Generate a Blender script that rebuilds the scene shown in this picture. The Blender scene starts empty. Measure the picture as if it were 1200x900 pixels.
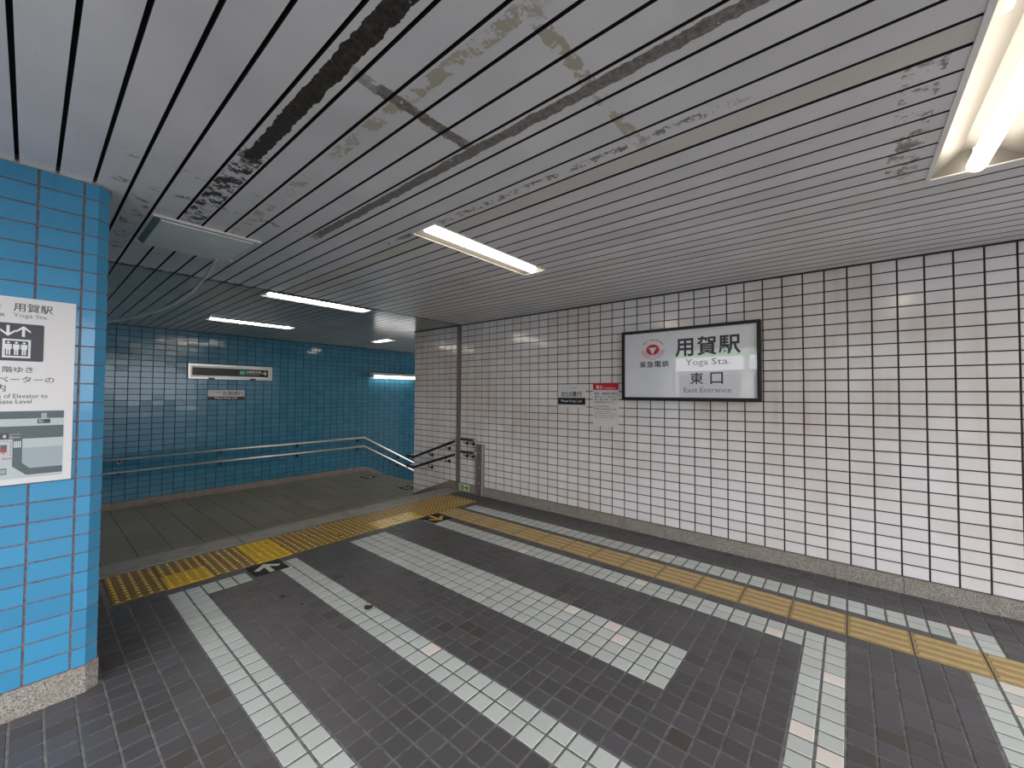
import bpy, math, random
from mathutils import Matrix, Vector
random.seed(11)
COL = bpy.context.scene.collection
SC = bpy.context.scene
PI = math.pi

# ---------------------------------------------------------------- camera
CAM_H, F_PX = 1.4793, 472.4
YAW, PITCH, ROLL = math.radians(39.8703), math.radians(1.3922), math.radians(.3162)
fw = Vector((math.cos(YAW)*math.cos(PITCH), math.sin(YAW)*math.cos(PITCH), math.sin(PITCH)))
rt0 = Vector((math.sin(YAW), -math.cos(YAW), 0)); up0 = rt0.cross(fw)
rt = rt0*math.cos(ROLL)+up0*math.sin(ROLL); up = -rt0*math.sin(ROLL)+up0*math.cos(ROLL)
cam = bpy.data.objects.new('camera', bpy.data.cameras.new('camera')); COL.objects.link(cam)
cam.data.sensor_fit = 'HORIZONTAL'; cam.data.sensor_width = 36; cam.data.lens = F_PX/1200*36
cam.data.clip_start = .02
cam.matrix_world = Matrix(((rt.x, up.x, -fw.x, 0), (rt.y, up.y, -fw.y, 0), (rt.z, up.z, -fw.z, CAM_H), (0, 0, 0, 1)))
SC.camera = cam

# ---------------------------------------------------------------- sky and exposure
w = bpy.data.worlds.new('overcast_sky'); SC.world = w; w.use_nodes = True
bg = w.node_tree.nodes['Background']
bg.inputs[0].default_value = (.93, .945, 1, 1); bg.inputs[1].default_value = 3.9
TUBE = 11.5
SC.view_settings.view_transform = 'Standard'; SC.view_settings.look = 'None'
SC.view_settings.exposure = 0.22; SC.view_settings.gamma = 1
SC.view_settings.use_curve_mapping = False

# ---------------------------------------------------------------- layout numbers (metres; camera stands over the origin)
XW = 4.242           # white wall face
YB = 8.719           # blue end wall face
YP = 2.908           # blue pillar face
H = 2.531            # ceiling
ZL = -.335           # lower passage floor
TW, TH = .1473, .0925   # wall tile pitch
YJ0, YJ1 = 4.567, 4.644  # expansion joint strip
YC = 5.725           # far corner of the white wall
XS = 5.12            # top edge of the stairs going down
GX, GY = .6735, .226  # floor tile grid origin

# ---------------------------------------------------------------- helpers
def link(o, parent=None):
    COL.objects.link(o)
    if parent: o.parent = parent
    return o

def tag(o, label=None, cat=None, group=None, kind=None):
    if label: o['label'] = label
    if cat: o['category'] = cat
    if group: o['group'] = group
    if kind: o['kind'] = kind
    return o

def empty(name, loc=(0, 0, 0), label=None, cat=None, group=None, rot=None):
    o = bpy.data.objects.new(name, None); link(o); o.empty_display_size = .1
    if rot is not None: o.matrix_world = Matrix.Translation(loc) @ rot.to_4x4()
    else: o.location = loc
    return tag(o, label, cat, group)

class MB:
    """collects vertices and faces for ONE mesh"""
    def __init__(s): s.v = []; s.f = []; s.m = []
    def add(s, verts, faces, m=0):
        n = len(s.v); s.v += [tuple(p) for p in verts]; s.f += [tuple(i+n for i in f) for f in faces]; s.m += [m]*len(faces); return s
    def box(s, x0, x1, y0, y1, z0, z1, m=0):
        return s.add([(x0,y0,z0),(x1,y0,z0),(x1,y1,z0),(x0,y1,z0),(x0,y0,z1),(x1,y0,z1),(x1,y1,z1),(x0,y1,z1)],
                     [(0,3,2,1),(4,5,6,7),(0,1,5,4),(1,2,6,5),(2,3,7,6),(3,0,4,7)], m)
    def prism(s, pts, y0, y1, m=0, axes='xzy'):
        """outline in two axes, pushed along the third"""
        n = len(pts); ix = ['xyz'.index(c) for c in axes]
        def P(a, b, c):
            q = [0, 0, 0]; q[ix[0]] = a; q[ix[1]] = b; q[ix[2]] = c; return q
        v = [P(a, b, y0) for a, b in pts]+[P(a, b, y1) for a, b in pts]
        return s.add(v, [tuple(range(n))[::-1], tuple(range(n, 2*n))]+[(i, (i+1) % n, n+(i+1) % n, n+i) for i in range(n)], m)
    def tube(s, path, r, n=10, m=0, caps=True):
        pts = [Vector(p) for p in path]; rings = []
        for i, p in enumerate(pts):
            a = (pts[i]-pts[i-1]).normalized() if i else None
            b = (pts[i+1]-pts[i]).normalized() if i < len(pts)-1 else None
            t = ((a or b)+(b or a)).normalized()
            k = 1/max(.4, t.dot(b or a))
            ref = Vector((0, 0, 1)) if abs(t.z) < .95 else Vector((1, 0, 0))
            u = t.cross(ref).normalized(); v = u.cross(t)
            rings.append([p+(u*math.cos(2*PI*j/n)+v*math.sin(2*PI*j/n)*(k if abs(t.z) < .95 else 1))*r for j in range(n)])
        v = [q for R in rings for q in R]; f = []
        for i in range(len(rings)-1):
            for j in range(n): f.append((i*n+j, i*n+(j+1) % n, (i+1)*n+(j+1) % n, (i+1)*n+j))
        if caps: f += [tuple(range(n))[::-1], tuple(range((len(rings)-1)*n, len(rings)*n))]
        return s.add(v, f, m)
    def xf(s, M):
        s.v = [tuple(M @ Vector(p)) for p in s.v]; return s
    def mesh(s, name, mats):
        me = bpy.data.meshes.new(name); me.from_pydata(s.v, [], s.f); 
        for m in (mats if isinstance(mats, (list, tuple)) else [mats]): me.materials.append(m)
        me.polygons.foreach_set('material_index', s.m); me.update()
        return me
    def build(s, name, mats, parent=None, smooth=False, fix=True):
        me = s.mesh(name, mats)
        if fix:
            import bmesh
            b = bmesh.new(); b.from_mesh(me); bmesh.ops.recalc_face_normals(b, faces=b.faces); b.to_mesh(me); b.free()
        if smooth:
            me.polygons.foreach_set('use_smooth', [len(p.vertices) < 7 for p in me.polygons])
        return link(bpy.data.objects.new(name, me), parent)

# ---------------------------------------------------------------- materials
def new_mat(name):
    m = bpy.data.materials.new(name); m.use_nodes = True
    return m, m.node_tree, m.node_tree.nodes, m.node_tree.nodes['Principled BSDF']

def N(nt, kind, **kw):
    n = nt.nodes.new(kind)
    for k, v in kw.items(): setattr(n, k, v)
    return n

def math_n(nt, op, a, b=None, c=None, clamp=False):
    n = N(nt, 'ShaderNodeMath', operation=op); n.use_clamp = clamp
    for i, x in enumerate((a, b, c)):
        if x is None: continue
        if isinstance(x, (int, float)): n.inputs[i].default_value = x
        else: nt.links.new(x, n.inputs[i])
    return n.outputs[0]

def mix_n(nt, fac, a, b, blend='MIX'):
    n = N(nt, 'ShaderNodeMix', data_type='RGBA', blend_type=blend)
    for s, x in ((0, fac), (6, a), (7, b)):
        if isinstance(x, (int, float)): n.inputs[s].default_value = x
        elif isinstance(x, (tuple, list)): n.inputs[s].default_value = (*x[:3], 1)
        else: nt.links.new(x, n.inputs[s])
    return n.outputs[2]

def noise_n(nt, scale, detail=3, vec=None, rough=.5):
    n = N(nt, 'ShaderNodeTexNoise'); n.inputs['Scale'].default_value = scale; n.inputs['Detail'].default_value = detail; n.inputs['Roughness'].default_value = rough
    if vec is not None: nt.links.new(vec, n.inputs['Vector'])
    return n.outputs['Fac']

def ramp_n(nt, fac, lo, hi):
    n = N(nt, 'ShaderNodeMapRange'); n.inputs[1].default_value = lo; n.inputs[2].default_value = hi; n.clamp = True
    nt.links.new(fac, n.inputs[0]); return n.outputs[0]

def pos_n(nt): return N(nt, 'ShaderNodeNewGeometry').outputs['Position']

def rand_n(nt):
    a = N(nt, 'ShaderNodeObjectInfo').outputs['Random']; b = N(nt, 'ShaderNodeNewGeometry').outputs['Random Per Island']
    return math_n(nt, 'FRACT', math_n(nt, 'ADD', math_n(nt, 'MULTIPLY', a, 7.31), b))

def bump(nt, b, h, strength, dist=.002):
    n = N(nt, 'ShaderNodeBump'); n.inputs['Strength'].default_value = strength; n.inputs['Distance'].default_value = dist
    nt.links.new(h, n.inputs['Height']); nt.links.new(n.outputs[0], b.inputs['Normal'])

def plain(name, col, rough=.5, metal=0, spec=.5, grain=0, gscale=60, emit=None):
    m, nt, nd, b = new_mat(name)
    b.inputs['Base Color'].default_value = (*col, 1); b.inputs['Roughness'].default_value = rough
    b.inputs['Metallic'].default_value = metal; b.inputs['Specular IOR Level'].default_value = spec
    if grain:
        f = noise_n(nt, gscale, 4, pos_n(nt))
        k = ramp_n(nt, f, .3, .7)
        nt.links.new(mix_n(nt, k, tuple(c*(1-grain) for c in col), tuple(min(1, c*(1+grain)) for c in col)), b.inputs['Base Color'])
    if emit:
        b.inputs['Emission Color'].default_value = (*emit[:3], 1); b.inputs['Emission Strength'].default_value = emit[3]
    return m

def ceramic(name, col, rough, vary=.06, stain=None, stain_amt=.5, spec=.5, streak=False):
    m, nt, nd, b = new_mat(name)
    r = rand_n(nt)
    k = math_n(nt, 'ADD', math_n(nt, 'MULTIPLY', r, 2*vary), 1-vary)
    sc = N(nt, 'ShaderNodeVectorMath', operation='SCALE'); sc.inputs[0].default_value = col; nt.links.new(k, sc.inputs['Scale'])
    out = sc.outputs[0]
    p = pos_n(nt)
    if stain:
        f = ramp_n(nt, noise_n(nt, 1.1, 4, p), .42, .68)
        if streak:
            mp = N(nt, 'ShaderNodeMapping'); mp.inputs['Scale'].default_value = (9, 9, .8); nt.links.new(p, mp.inputs[0])
            f2 = ramp_n(nt, noise_n(nt, 1, 4, mp.outputs[0]), .5, .75)
            f = math_n(nt, 'MULTIPLY', f, math_n(nt, 'ADD', math_n(nt, 'MULTIPLY', f2, .5), .5))
        out = mix_n(nt, math_n(nt, 'MULTIPLY', f, stain_amt), out, stain)
    nt.links.new(out, b.inputs['Base Color'])
    b.inputs['Roughness'].default_value = rough; b.inputs['Specular IOR Level'].default_value = spec
    bump(nt, b, noise_n(nt, 14, 2, p), .12, .004)
    return m

def granite(name, col, dark, scale=260):
    m, nt, nd, b = new_mat(name); p = pos_n(nt)
    v = N(nt, 'ShaderNodeTexVoronoi'); v.inputs['Scale'].default_value = scale; nt.links.new(p, v.inputs['Vector'])
    f = ramp_n(nt, N(nt, 'ShaderNodeSeparateColor').outputs[0], 0, 1)
    s = nt.nodes[-2]; nt.links.new(v.outputs['Color'], s.inputs[0])
    a = mix_n(nt, ramp_n(nt, s.outputs[0], .1, .9), dark, col)
    a = mix_n(nt, math_n(nt, 'MULTIPLY', ramp_n(nt, noise_n(nt, 9, 4, p), .45, .7), .5), a, (col[0]*.45, col[1]*.38, col[2]*.3))
    nt.links.new(a, b.inputs['Base Color']); b.inputs['Roughness'].default_value = .5
    return m

M = {}
M['white_tile'] = ceramic('white_glazed_tile', (.78, .75, .735), .13, .05, (.56, .45, .36), .9, streak=True)
M['blue_tile'] = ceramic('blue_glazed_tile', (.055, .275, .475), .12, .07)
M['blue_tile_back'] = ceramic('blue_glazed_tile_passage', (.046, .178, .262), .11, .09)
M['grout_white'] = plain('brown_grout', (.042, .027, .025), .9, grain=.3)
M['grout_pillar'] = plain('pinkish_grout', (.22, .155, .145), .9, grain=.35)
M['grout_back'] = plain('dark_grout', (.02, .02, .022), .9)
M['granite'] = granite('speckled_granite', (.46, .42, .37), (.125, .11, .095))
M['granite_dark'] = granite('passage_granite', (.34, .29, .25), (.13, .105, .085))
M['curb'] = granite('grey_curb_stone', (.36, .34, .30), (.24, .22, .20), 400)
M['grout_floor'] = plain('floor_grout', (.155, .15, .14), .9, grain=.4, gscale=25)

def floor_tile(name, col, vary, rough, brown=None, spec=.4):
    m, nt, nd, b = new_mat(name); r = rand_n(nt); p = pos_n(nt)
    k = math_n(nt, 'ADD', math_n(nt, 'MULTIPLY', r, 2*vary), 1-vary)
    sc = N(nt, 'ShaderNodeVectorMath', operation='SCALE'); sc.inputs[0].default_value = col; nt.links.new(k, sc.inputs['Scale'])
    out = sc.outputs[0]
    if brown:
        r2 = math_n(nt, 'FRACT', math_n(nt, 'MULTIPLY', r, 13.7))
        out = mix_n(nt, ramp_n(nt, r2, (.90), 1.0), out, brown)
    f = ramp_n(nt, noise_n(nt, 1.7, 4, p), .35, .7)
    out = mix_n(nt, math_n(nt, 'MULTIPLY', f, .25), out, (col[0]*.75, col[1]*.68, col[2]*.6))
    g = noise_n(nt, 350, 2, p)
    out = mix_n(nt, math_n(nt, 'MULTIPLY', ramp_n(nt, g, .5, .8), .18), out, (min(1, col[0]*1.9), min(1, col[1]*1.9), min(1, col[2]*1.9)))
    nt.links.new(out, b.inputs['Base Color'])
    b.inputs['Roughness'].default_value = rough; b.inputs['Specular IOR Level'].default_value = spec
    bump(nt, b, noise_n(nt, 90, 3, p), .25, .002)
    return m

M['dark_floor'] = floor_tile('dark_grey_floor_tile', (.078, .075, .079), .13, .40, (.066, .052, .046))
M['pale_floor'] = floor_tile('pale_grey_floor_tile', (.49, .52, .49), .07, .45)
M['pink_floor'] = floor_tile('cream_floor_tile', (.70, .64, .58), .05, .45)
M['passage_floor'] = floor_tile('olive_grey_passage_tile', (.215, .192, .145), .10, .38)

def yellow(name, a, b_, amt, rough):
    m, nt, nd, b = new_mat(name); p = pos_n(nt)
    f = ramp_n(nt, noise_n(nt, 22, 5, p, .65), .35, .7)
    nt.links.new(mix_n(nt, math_n(nt, 'MULTIPLY', f, amt), a, b_), b.inputs['Base Color'])
    b.inputs['Roughness'].default_value = rough; return m
M['warn_old'] = yellow('worn_ochre_rubber', (.27, .155, .030), (.13, .085, .035), .9, .38)
M['warn_dot'] = yellow('worn_ochre_dot', (.74, .50, .09), (.50, .33, .08), .6, .35)
M['warn_new'] = yellow('fresh_yellow_rubber', (.62, .37, .005), (.45, .27, .01), .5, .35)
M['warn_newdot'] = yellow('fresh_yellow_dot', (.80, .52, .02), (.6, .4, .03), .5, .32)
M['warn_gloss'] = yellow('glossy_yellow_rubber', (.55, .36, .06), (.4, .27, .06), .5, .22)
M['bar_base'] = yellow('tan_guide_base', (.36, .25, .10), (.25, .17, .07), .6, .45)
M['bar'] = yellow('tan_guide_bar', (.47, .335, .145), (.36, .25, .10), .7, .42)

M['steel'] = plain('brushed_steel', (.78, .70, .60), .36, 1)
M['dark_steel'] = plain('dark_polished_steel', (.13, .12, .11), .22, 1)
M['bronze'] = plain('brown_grey_metal', (.21, .185, .18), .4, .3)
M['bronze_light'] = plain('pale_brown_grey_metal', (.48, .43, .42), .4, .4)
M['silver'] = plain('anodised_aluminium', (.62, .60, .56), .3, .9)
M['black'] = plain('black_metal', (.012, .011, .012), .4, .2)
M['frame_brown'] = plain('dark_brown_metal', (.045, .035, .03), .35, .6)
M['void'] = plain('dark_void', (.006, .006, .006), .95)
M['white_paint'] = plain('white_enamel', (.78, .77, .74), .35)
M['reflector'] = plain('lamp_reflector', (.105, .102, .096), .45)
M['panel_grey'] = plain('pale_grey_enamel', (.78, .82, .80), .45, grain=.06, gscale=8)
M['panel_side'] = plain('grey_green_edge', (.20, .23, .21), .5)
M['tube'] = plain('lamp_tube', (.9, .9, .9), .4, emit=(1, .87, .70, TUBE))
M['tube_cool'] = plain('lamp_tube_cool', (.9, .9, .9), .4, emit=(1, .88, .74, 2.0*TUBE))
M['tube_wall'] = plain('lamp_tube_wall', (.9, .9, .9), .4, emit=(1, .95, .9, 7))
M['cable'] = plain('grey_conduit', (.62, .62, .58), .5)
M['sign_white'] = plain('sign_acrylic', (.82, .82, .83), .03, spec=.5)
_b = M['sign_white'].node_tree.nodes['Principled BSDF']; _b.inputs['Coat Weight'].default_value = 1; _b.inputs['Coat Roughness'].default_value = .01; _b.inputs['Coat IOR'].default_value = 1.9
M['paper'] = plain('sign_paper', (.68, .655, .635), .35)
M['paper_grey'] = plain('sign_paper_grey', (.52, .51, .50), .35)
M['ink'] = plain('charcoal_print', (.035, .037, .045), .4)
M['ink_grey'] = plain('grey_print', (.18, .19, .20), .4)
M['ink_black'] = plain('black_print', (.012, .012, .016), .4)
M['ink_white'] = plain('white_print', (.72, .72, .70), .4)
M['ink_red'] = plain('red_print', (.56, .012, .025), .4)
M['ink_pale_red'] = plain('pale_red_print', (.62, .30, .26), .4)
M['ink_teal'] = plain('teal_print', (.0, .29, .24), .4)
M['map_dark'] = plain('map_road', (.085, .11, .115), .45)
M['map_pale'] = plain('map_block', (.46, .51, .51), .45)
M['map_mid'] = plain('map_building', (.32, .38, .39), .45)
M['glow_yellow'] = plain('luminous_sheet', (.60, .66, .33), .4)
M['ink_green'] = plain('green_print', (.0, .14, .06), .4)
M['sticker'] = plain('dark_green_sticker', (.010, .015, .014), .65, spec=.3)
M['sticker_cream'] = plain('cream_print', (.60, .60, .47), .5)
M['sticker_yellow'] = plain('yellow_print', (.62, .38, .03), .5)
M['gum'] = plain('dark_gum', (.025, .022, .02), .7)
M['asphalt'] = plain('street_asphalt', (.16, .16, .16), .85, grain=.2, gscale=40)
M['shop_white'] = plain('shop_fascia_white', (.90, .90, .92), .4)
M['shop_green'] = plain('shop_fascia_green', (.12, .45, .13), .4)
M['shop_wall'] = plain('shop_plaster', (.50, .49, .47), .8)
M['glass'] = plain('shop_window_glass', (.05, .06, .07), .05, spec=.8)

def ceiling_mat(name, col, amount=1.0, rough=.33):
    m, nt, nd, b = new_mat(name); p = pos_n(nt)
    xyz = N(nt, 'ShaderNodeSeparateXYZ'); nt.links.new(p, xyz.inputs[0]); X, Y = xyz.outputs[0], xyz.outputs[1]
    wz = math_n(nt, 'MULTIPLY', math_n(nt, 'SUBTRACT', noise_n(nt, 30, 4, p), .5), .05)
    wz2 = math_n(nt, 'MULTIPLY', math_n(nt, 'SUBTRACT', noise_n(nt, 9, 3, p), .5), .05)
    warp = math_n(nt, 'ADD', wz, wz2)
    r = N(nt, 'ShaderNodeObjectInfo').outputs['Random']
    k = math_n(nt, 'ADD', math_n(nt, 'MULTIPLY', r, .12), .94)
    k = math_n(nt, 'MULTIPLY', k, math_n(nt, 'ADD', math_n(nt, 'MULTIPLY', noise_n(nt, 2.3, 4, p), .35), .82))
    sc = N(nt, 'ShaderNodeVectorMath', operation='SCALE'); sc.inputs[0].default_value = col; nt.links.new(k, sc.inputs['Scale'])
    out = sc.outputs[0]
    # small rust specks
    sp = ramp_n(nt, noise_n(nt, 140, 2, p), .70, .76)
    sp = math_n(nt, 'MULTIPLY', sp, ramp_n(nt, noise_n(nt, 2.5, 2, p), .45, .65))
    out = mix_n(nt, math_n(nt, 'MULTIPLY', sp, .6), out, (.05, .045, .04))
    fine = noise_n(nt, 55, 5, p, .7); mid = noise_n(nt, 13, 4, p)
    def band(coord, c, hw, other, lo, hi, thr, colr, soft=.06):
        nonlocal out
        d = math_n(nt, 'ABSOLUTE', math_n(nt, 'SUBTRACT', math_n(nt, 'ADD', coord, math_n(nt, 'MULTIPLY', warp, .45)), c))
        inside = math_n(nt, 'LESS_THAN', d, hw)
        o2 = math_n(nt, 'ADD', other, math_n(nt, 'MULTIPLY', warp, 3))
        rng = math_n(nt, 'MULTIPLY', ramp_n(nt, o2, lo-soft, lo+soft), ramp_n(nt, o2, hi+soft, hi-soft))
        msk = math_n(nt, 'MULTIPLY', inside, rng)
        keep = ramp_n(nt, math_n(nt, 'ADD', math_n(nt, 'MULTIPLY', fine, .45), math_n(nt, 'MULTIPLY', mid, .55)), thr, thr+.04)
        out = mix_n(nt, math_n(nt, 'MULTIPLY', msk, keep), out, colr)
    dk = mix_n(nt, ramp_n(nt, fine, .4, .75), (.016, .013, .010), (.09, .08, .07))
    gy = mix_n(nt, ramp_n(nt, fine, .35, .7), (.11, .098, .088), (.32, .29, .26))
    tn = (.46, .42, .33)
    if amount:
        band(X, 1.60, .020, Y, .3, 2.5, .50, gy)
        band(X, .845, .028, Y, .62, 1.75, .47, tn); band(Y, .66, .026, X, .85, 1.63, .46, tn)
        band(X, .845, .03, Y, 2.0, 3.2, .52, tn); band(Y, 2.42, .03, X, .1, 1.3, .53, tn); band(Y, 2.75, .03, X, .2, 1.2, .52, gy)
        band(Y, 1.235, .026, X, .68, 1.21, .40, gy); band(X, 1.215, .026, Y, -.6, 2.75, .34, gy)
        band(X, .615, .031, Y, -.8, 2.1, .33, dk); band(X, .615, .05, Y, 2.0, 3.1, .48, dk)
        band(Y, -.20, .055, X, 1.75, 2.7, .52, gy); band(X, .37, .045, Y, 2.9, 4.2, .53, gy); band(Y, 4.0, .03, X, .25, 1.3, .55, gy)
    band(Y, 4.57, .045, X, .2, 4.3, .47, dk, .2)
    nt.links.new(out, b.inputs['Base Color'])
    b.inputs['Roughness'].default_value = rough; b.inputs['Specular IOR Level'].default_value = .5
    return m
M['ceiling'] = ceiling_mat('peeling_grey_ceiling_paint', (.74, .715, .715))
M['ceiling_beige'] = ceiling_mat('beige_ceiling_paint', (.64, .61, .555), 0, .6)
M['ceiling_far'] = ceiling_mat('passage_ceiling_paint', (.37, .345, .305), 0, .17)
M['ceiling_groove'] = plain('ceiling_groove_metal', (.014, .012, .011), .8)

# ---------------------------------------------------------------- camera-size ranking, used only to choose which tiles are parts
def on_screen(p):
    d = Vector(p)-Vector((0, 0, CAM_H)); z = d.dot(fw)
    if z < .1: return None
    x, y = 600+F_PX*d.dot(rt)/z, 450-F_PX*d.dot(up)/z
    return z if -40 < x < 1240 and -30 < y < 930 else None

def choose(tiles, limit):
    """tiles: list of dicts with centre 'c' and normal 'n' and area 'a'; largest in view become parts"""
    sc = []
    for i, t in enumerate(tiles):
        z = on_screen(t['c'])
        if z is None: continue
        d = (Vector((0, 0, CAM_H))-Vector(t['c'])); L = d.length
        sc.append((t['a']*abs(d.normalized().dot(Vector(t['n'])))/z/z, i))
    sc.sort(reverse=True)
    return set(i for _, i in sc[:limit])

ROT_W = Matrix(((0, 0, -1), (-1, 0, 0), (0, 1, 0)))   # wall whose face looks to -x : local x = -y, y = z, z = -x
ROT_B = Matrix(((1, 0, 0), (0, 0, -1), (0, 1, 0)))    # wall whose face looks to -y : local x = x, y = z, z = -y
ROT_F = Matrix.Identity(3)

def tile_mb(w_, h_, t, bv):
    a, b = w_/2, h_/2
    v = [(-a, -b, -t), (a, -b, -t), (a, b, -t), (-a, b, -t), (-a, -b, -bv), (a, -b, -bv), (a, b, -bv), (-a, b, -bv),
         (-a+bv, -b+bv, 0), (a-bv, -b+bv, 0), (a-bv, b-bv, 0), (-a+bv, b-bv, 0)]
    f = [(8, 9, 10, 11)]
    for i in range(4):
        j = (i+1) % 4; f += [(i, j, 4+j, 4+i), (4+i, 4+j, 8+j, 8+i)]
    return v, f

def lay_tiles(parent, tiles, rot, mats, limit, t=.006, bv=.0015, tilt=.004, name='tile'):
    """tiles: dicts c (world centre of face), n, w, h, m (index in mats)"""
    for q in tiles: q['a'] = q['w']*q['h']; q.setdefault('m', 0)
    part = choose(tiles, limit); cache = {}; rest = MB(); R4 = rot.to_4x4()
    for i, q in enumerate(tiles):
        key = (round(q['w'], 3), round(q['h'], 3), q['m'])
        T = Matrix.Translation(q['c']) @ R4 @ Matrix.Rotation(random.gauss(0, tilt), 4, 'X') @ Matrix.Rotation(random.gauss(0, tilt), 4, 'Y')
        if i in part:
            if key not in cache:
                b = MB(); b.add(*tile_mb(q['w'], q['h'], t, bv)); cache[key] = b.mesh(name, mats[q['m']])
            o = link(bpy.data.objects.new(name, cache[key]), parent); o.matrix_local = T
            if q.get('label'): o['label'] = q['label']
        else:
            v, f = tile_mb(q['w'], q['h'], t, bv)
            rest.add([T @ Vector(p) for p in v], f, q['m'])
    if rest.v:
        o = rest.build('small_tiles', mats, parent, fix=False); o['kind'] = 'stuff'

# ================================================================ SETTING
# ---- floor
fb = MB(); fb.box(-1.0, XW, -2.6, 4.56, -.2, -.0035)
floor = tag(fb.build('floor', M['grout_floor']), kind='structure')
xs = [(GX+.1*k, GX+.1*(k+1)) for k in range(-17, 26)]+[(3.5735, 3.645)]+[(3.645+.1*i, 3.745+.1*i) for i in range(5)]+[(4.145, XW-.006)]
xs = [x for x in xs if x[1]-x[0] > .02]
xs = sorted(set((round(a, 4), round(b, 4)) for a, b in xs)); xs = [x for x in xs if not (x[0] > 4.1 and x[1] > XW)]
ys = [(GY+.1*j, GY+.1*(j+1)) for j in range(-28, 37)]+[(3.926+.1*i, 4.026+.1*i) for i in range(6)]
PINK = [(1.539, 1.892), (2.469, 1.513), (2.453, 1.177), (2.321, 1.08), (3.042, 2.392), (3.02, .374), (2.707, .077), (2.202, .19), (2.103, .096),
        (3.811, -.52), (3.2, -.616), (3.048, -.606), (3.70, 1.33), (.80, 1.1), (3.11, 1.25)]
def pale(x, y):
    if y > 3.826: return False
    if .6735 < x < .8735 or 1.3735 < x < 1.5735: return True
    if .87 < x < 1.1735 and y > 3.626: return True
    if 2.0735 < x < 2.4735 and y > .726: return True
    if 2.9735 < x < 3.1735 and y > .226: return True
    if .026 < y < .226 and x < 3.1735: return True
    if 3.645 < x < 3.845 and y > -.674: return True
    if 3.57 < x < 3.65 and -.674 < y < -.474: return True
    if x < 3.2735 and -.674 < y < -.474: return True
    return False
tiles = []
for (x0, x1) in xs:
    for (y0, y1) in ys:
        cx, cy = (x0+x1)/2, (y0+y1)/2
        if cy > 3.926 and .39 < cx < 3.97: continue
        if cy > 2.9 and cx < .27: continue
        m = 0; lab = None
        if pale(cx, cy):
            m = 1
            if any(x0 <= px <= x1 and y0 <= py <= y1 for px, py in PINK): m = 2; lab = 'cream floor tile'
        tiles.append(dict(c=(cx, cy, random.gauss(0, .0003)), n=(0, 0, 1), w=x1-x0-(.009, .0125, .0125)[m], h=y1-y0-(.009, .0125, .0125)[m], m=m, label=lab))
lay_tiles(floor, tiles, ROT_F, [M['dark_floor'], M['pale_floor'], M['pink_floor']], 300, t=.006, bv=.0018, tilt=.0022)

# ---- tactile paving: dotted warning tiles and barred guide tiles, each a part of the floor
def dotted(m0, m1):
    b = MB(); v, f = tile_mb(.293, .293, .008, .002); b.add([(x, y, z+.003) for x, y, z in v], f)
    for i in range(5):
        for j in range(5):
            cx, cy = -.12+.06*i, -.12+.06*j; n = 8
            vv = [(cx+.0135*math.cos(2*PI*k/n), cy+.0135*math.sin(2*PI*k/n), .003) for k in range(n)]+[(cx+.008*math.cos(2*PI*k/n), cy+.008*math.sin(2*PI*k/n), .0078) for k in range(n)]
            b.add(vv, [tuple(range(n, 2*n))]+[(k, (k+1) % n, n+(k+1) % n, n+k) for k in range(n)], 1)
    return b.mesh('warning_tile', [m0, m1])
W_OLD, W_NEW, W_GLO = dotted(M['warn_old'], M['warn_dot']), dotted(M['warn_new'], M['warn_newdot']), dotted(M['warn_gloss'], M['warn_newdot'])
for i in range(12):
    for j in range(2):
        me, lab = W_OLD, None
        if i == 3 or (i == 1 and j == 0): me, lab = W_NEW, 'fresh bright yellow dotted warning tile'
        if i in (7, 8) and j == 0: me, lab = W_GLO, 'glossy pale yellow dotted warning tile'
        o = link(bpy.data.objects.new('warning_tile', me), floor); o.location = (.40+.2975*(i+.5), 3.926+.3*(j+.5), 0)
        if lab: o['label'] = lab
b = MB(); v, f = tile_mb(.293, .293, .008, .002); b.add([(x, y, z+.002) for x, y, z in v], f)
for i in range(4):
    cx = -.1125+.075*i
    b.add([(cx-.017, -.135, .002), (cx+.017, -.135, .002), (cx+.017, .135, .002), (cx-.017, .135, .002), (cx-.011, -.129, .007), (cx+.011, -.129, .007), (cx+.011, .129, .007), (cx-.011, .129, .007)],
          [(4, 5, 6, 7), (0, 1, 5, 4), (1, 2, 6, 5), (2, 3, 7, 6), (3, 0, 4, 7)], 1)
G_BAR = b.mesh('guide_tile', [M['bar_base'], M['bar']])
for k in range(-7, 14):
    o = link(bpy.data.objects.new('guide_tile', G_BAR), floor); o.location = (3.4235, -.274+.3*(k+.5), 0)
for (x, y, r) in ((1.211, 3.170, .022), (1.534, 2.562, .035), (1.255, 2.954, .014), (2.091, 4.059, .018), (1.592, 4.21, .018), (1.52, 4.40, .014)):
    n = 9; zz = .004 if y > 3.926 else .0004
    vv = [(x+r*(.6+.5*random.random())*math.cos(2*PI*k/n), y+r*1.3*(.6+.5*random.random())*math.sin(2*PI*k/n), zz) for k in range(n)]
    g = MB(); g.add(vv+[(a*.3+x*.7, c*.3+y*.7, zz+.002) for a, c, d in vv], [tuple(range(n, 2*n))]+[(k, (k+1) % n, n+(k+1) % n, n+k) for k in range(n)])
    g.build('gum_spot', M['gum'], floor)['label'] = 'dark trodden gum spot'

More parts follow.
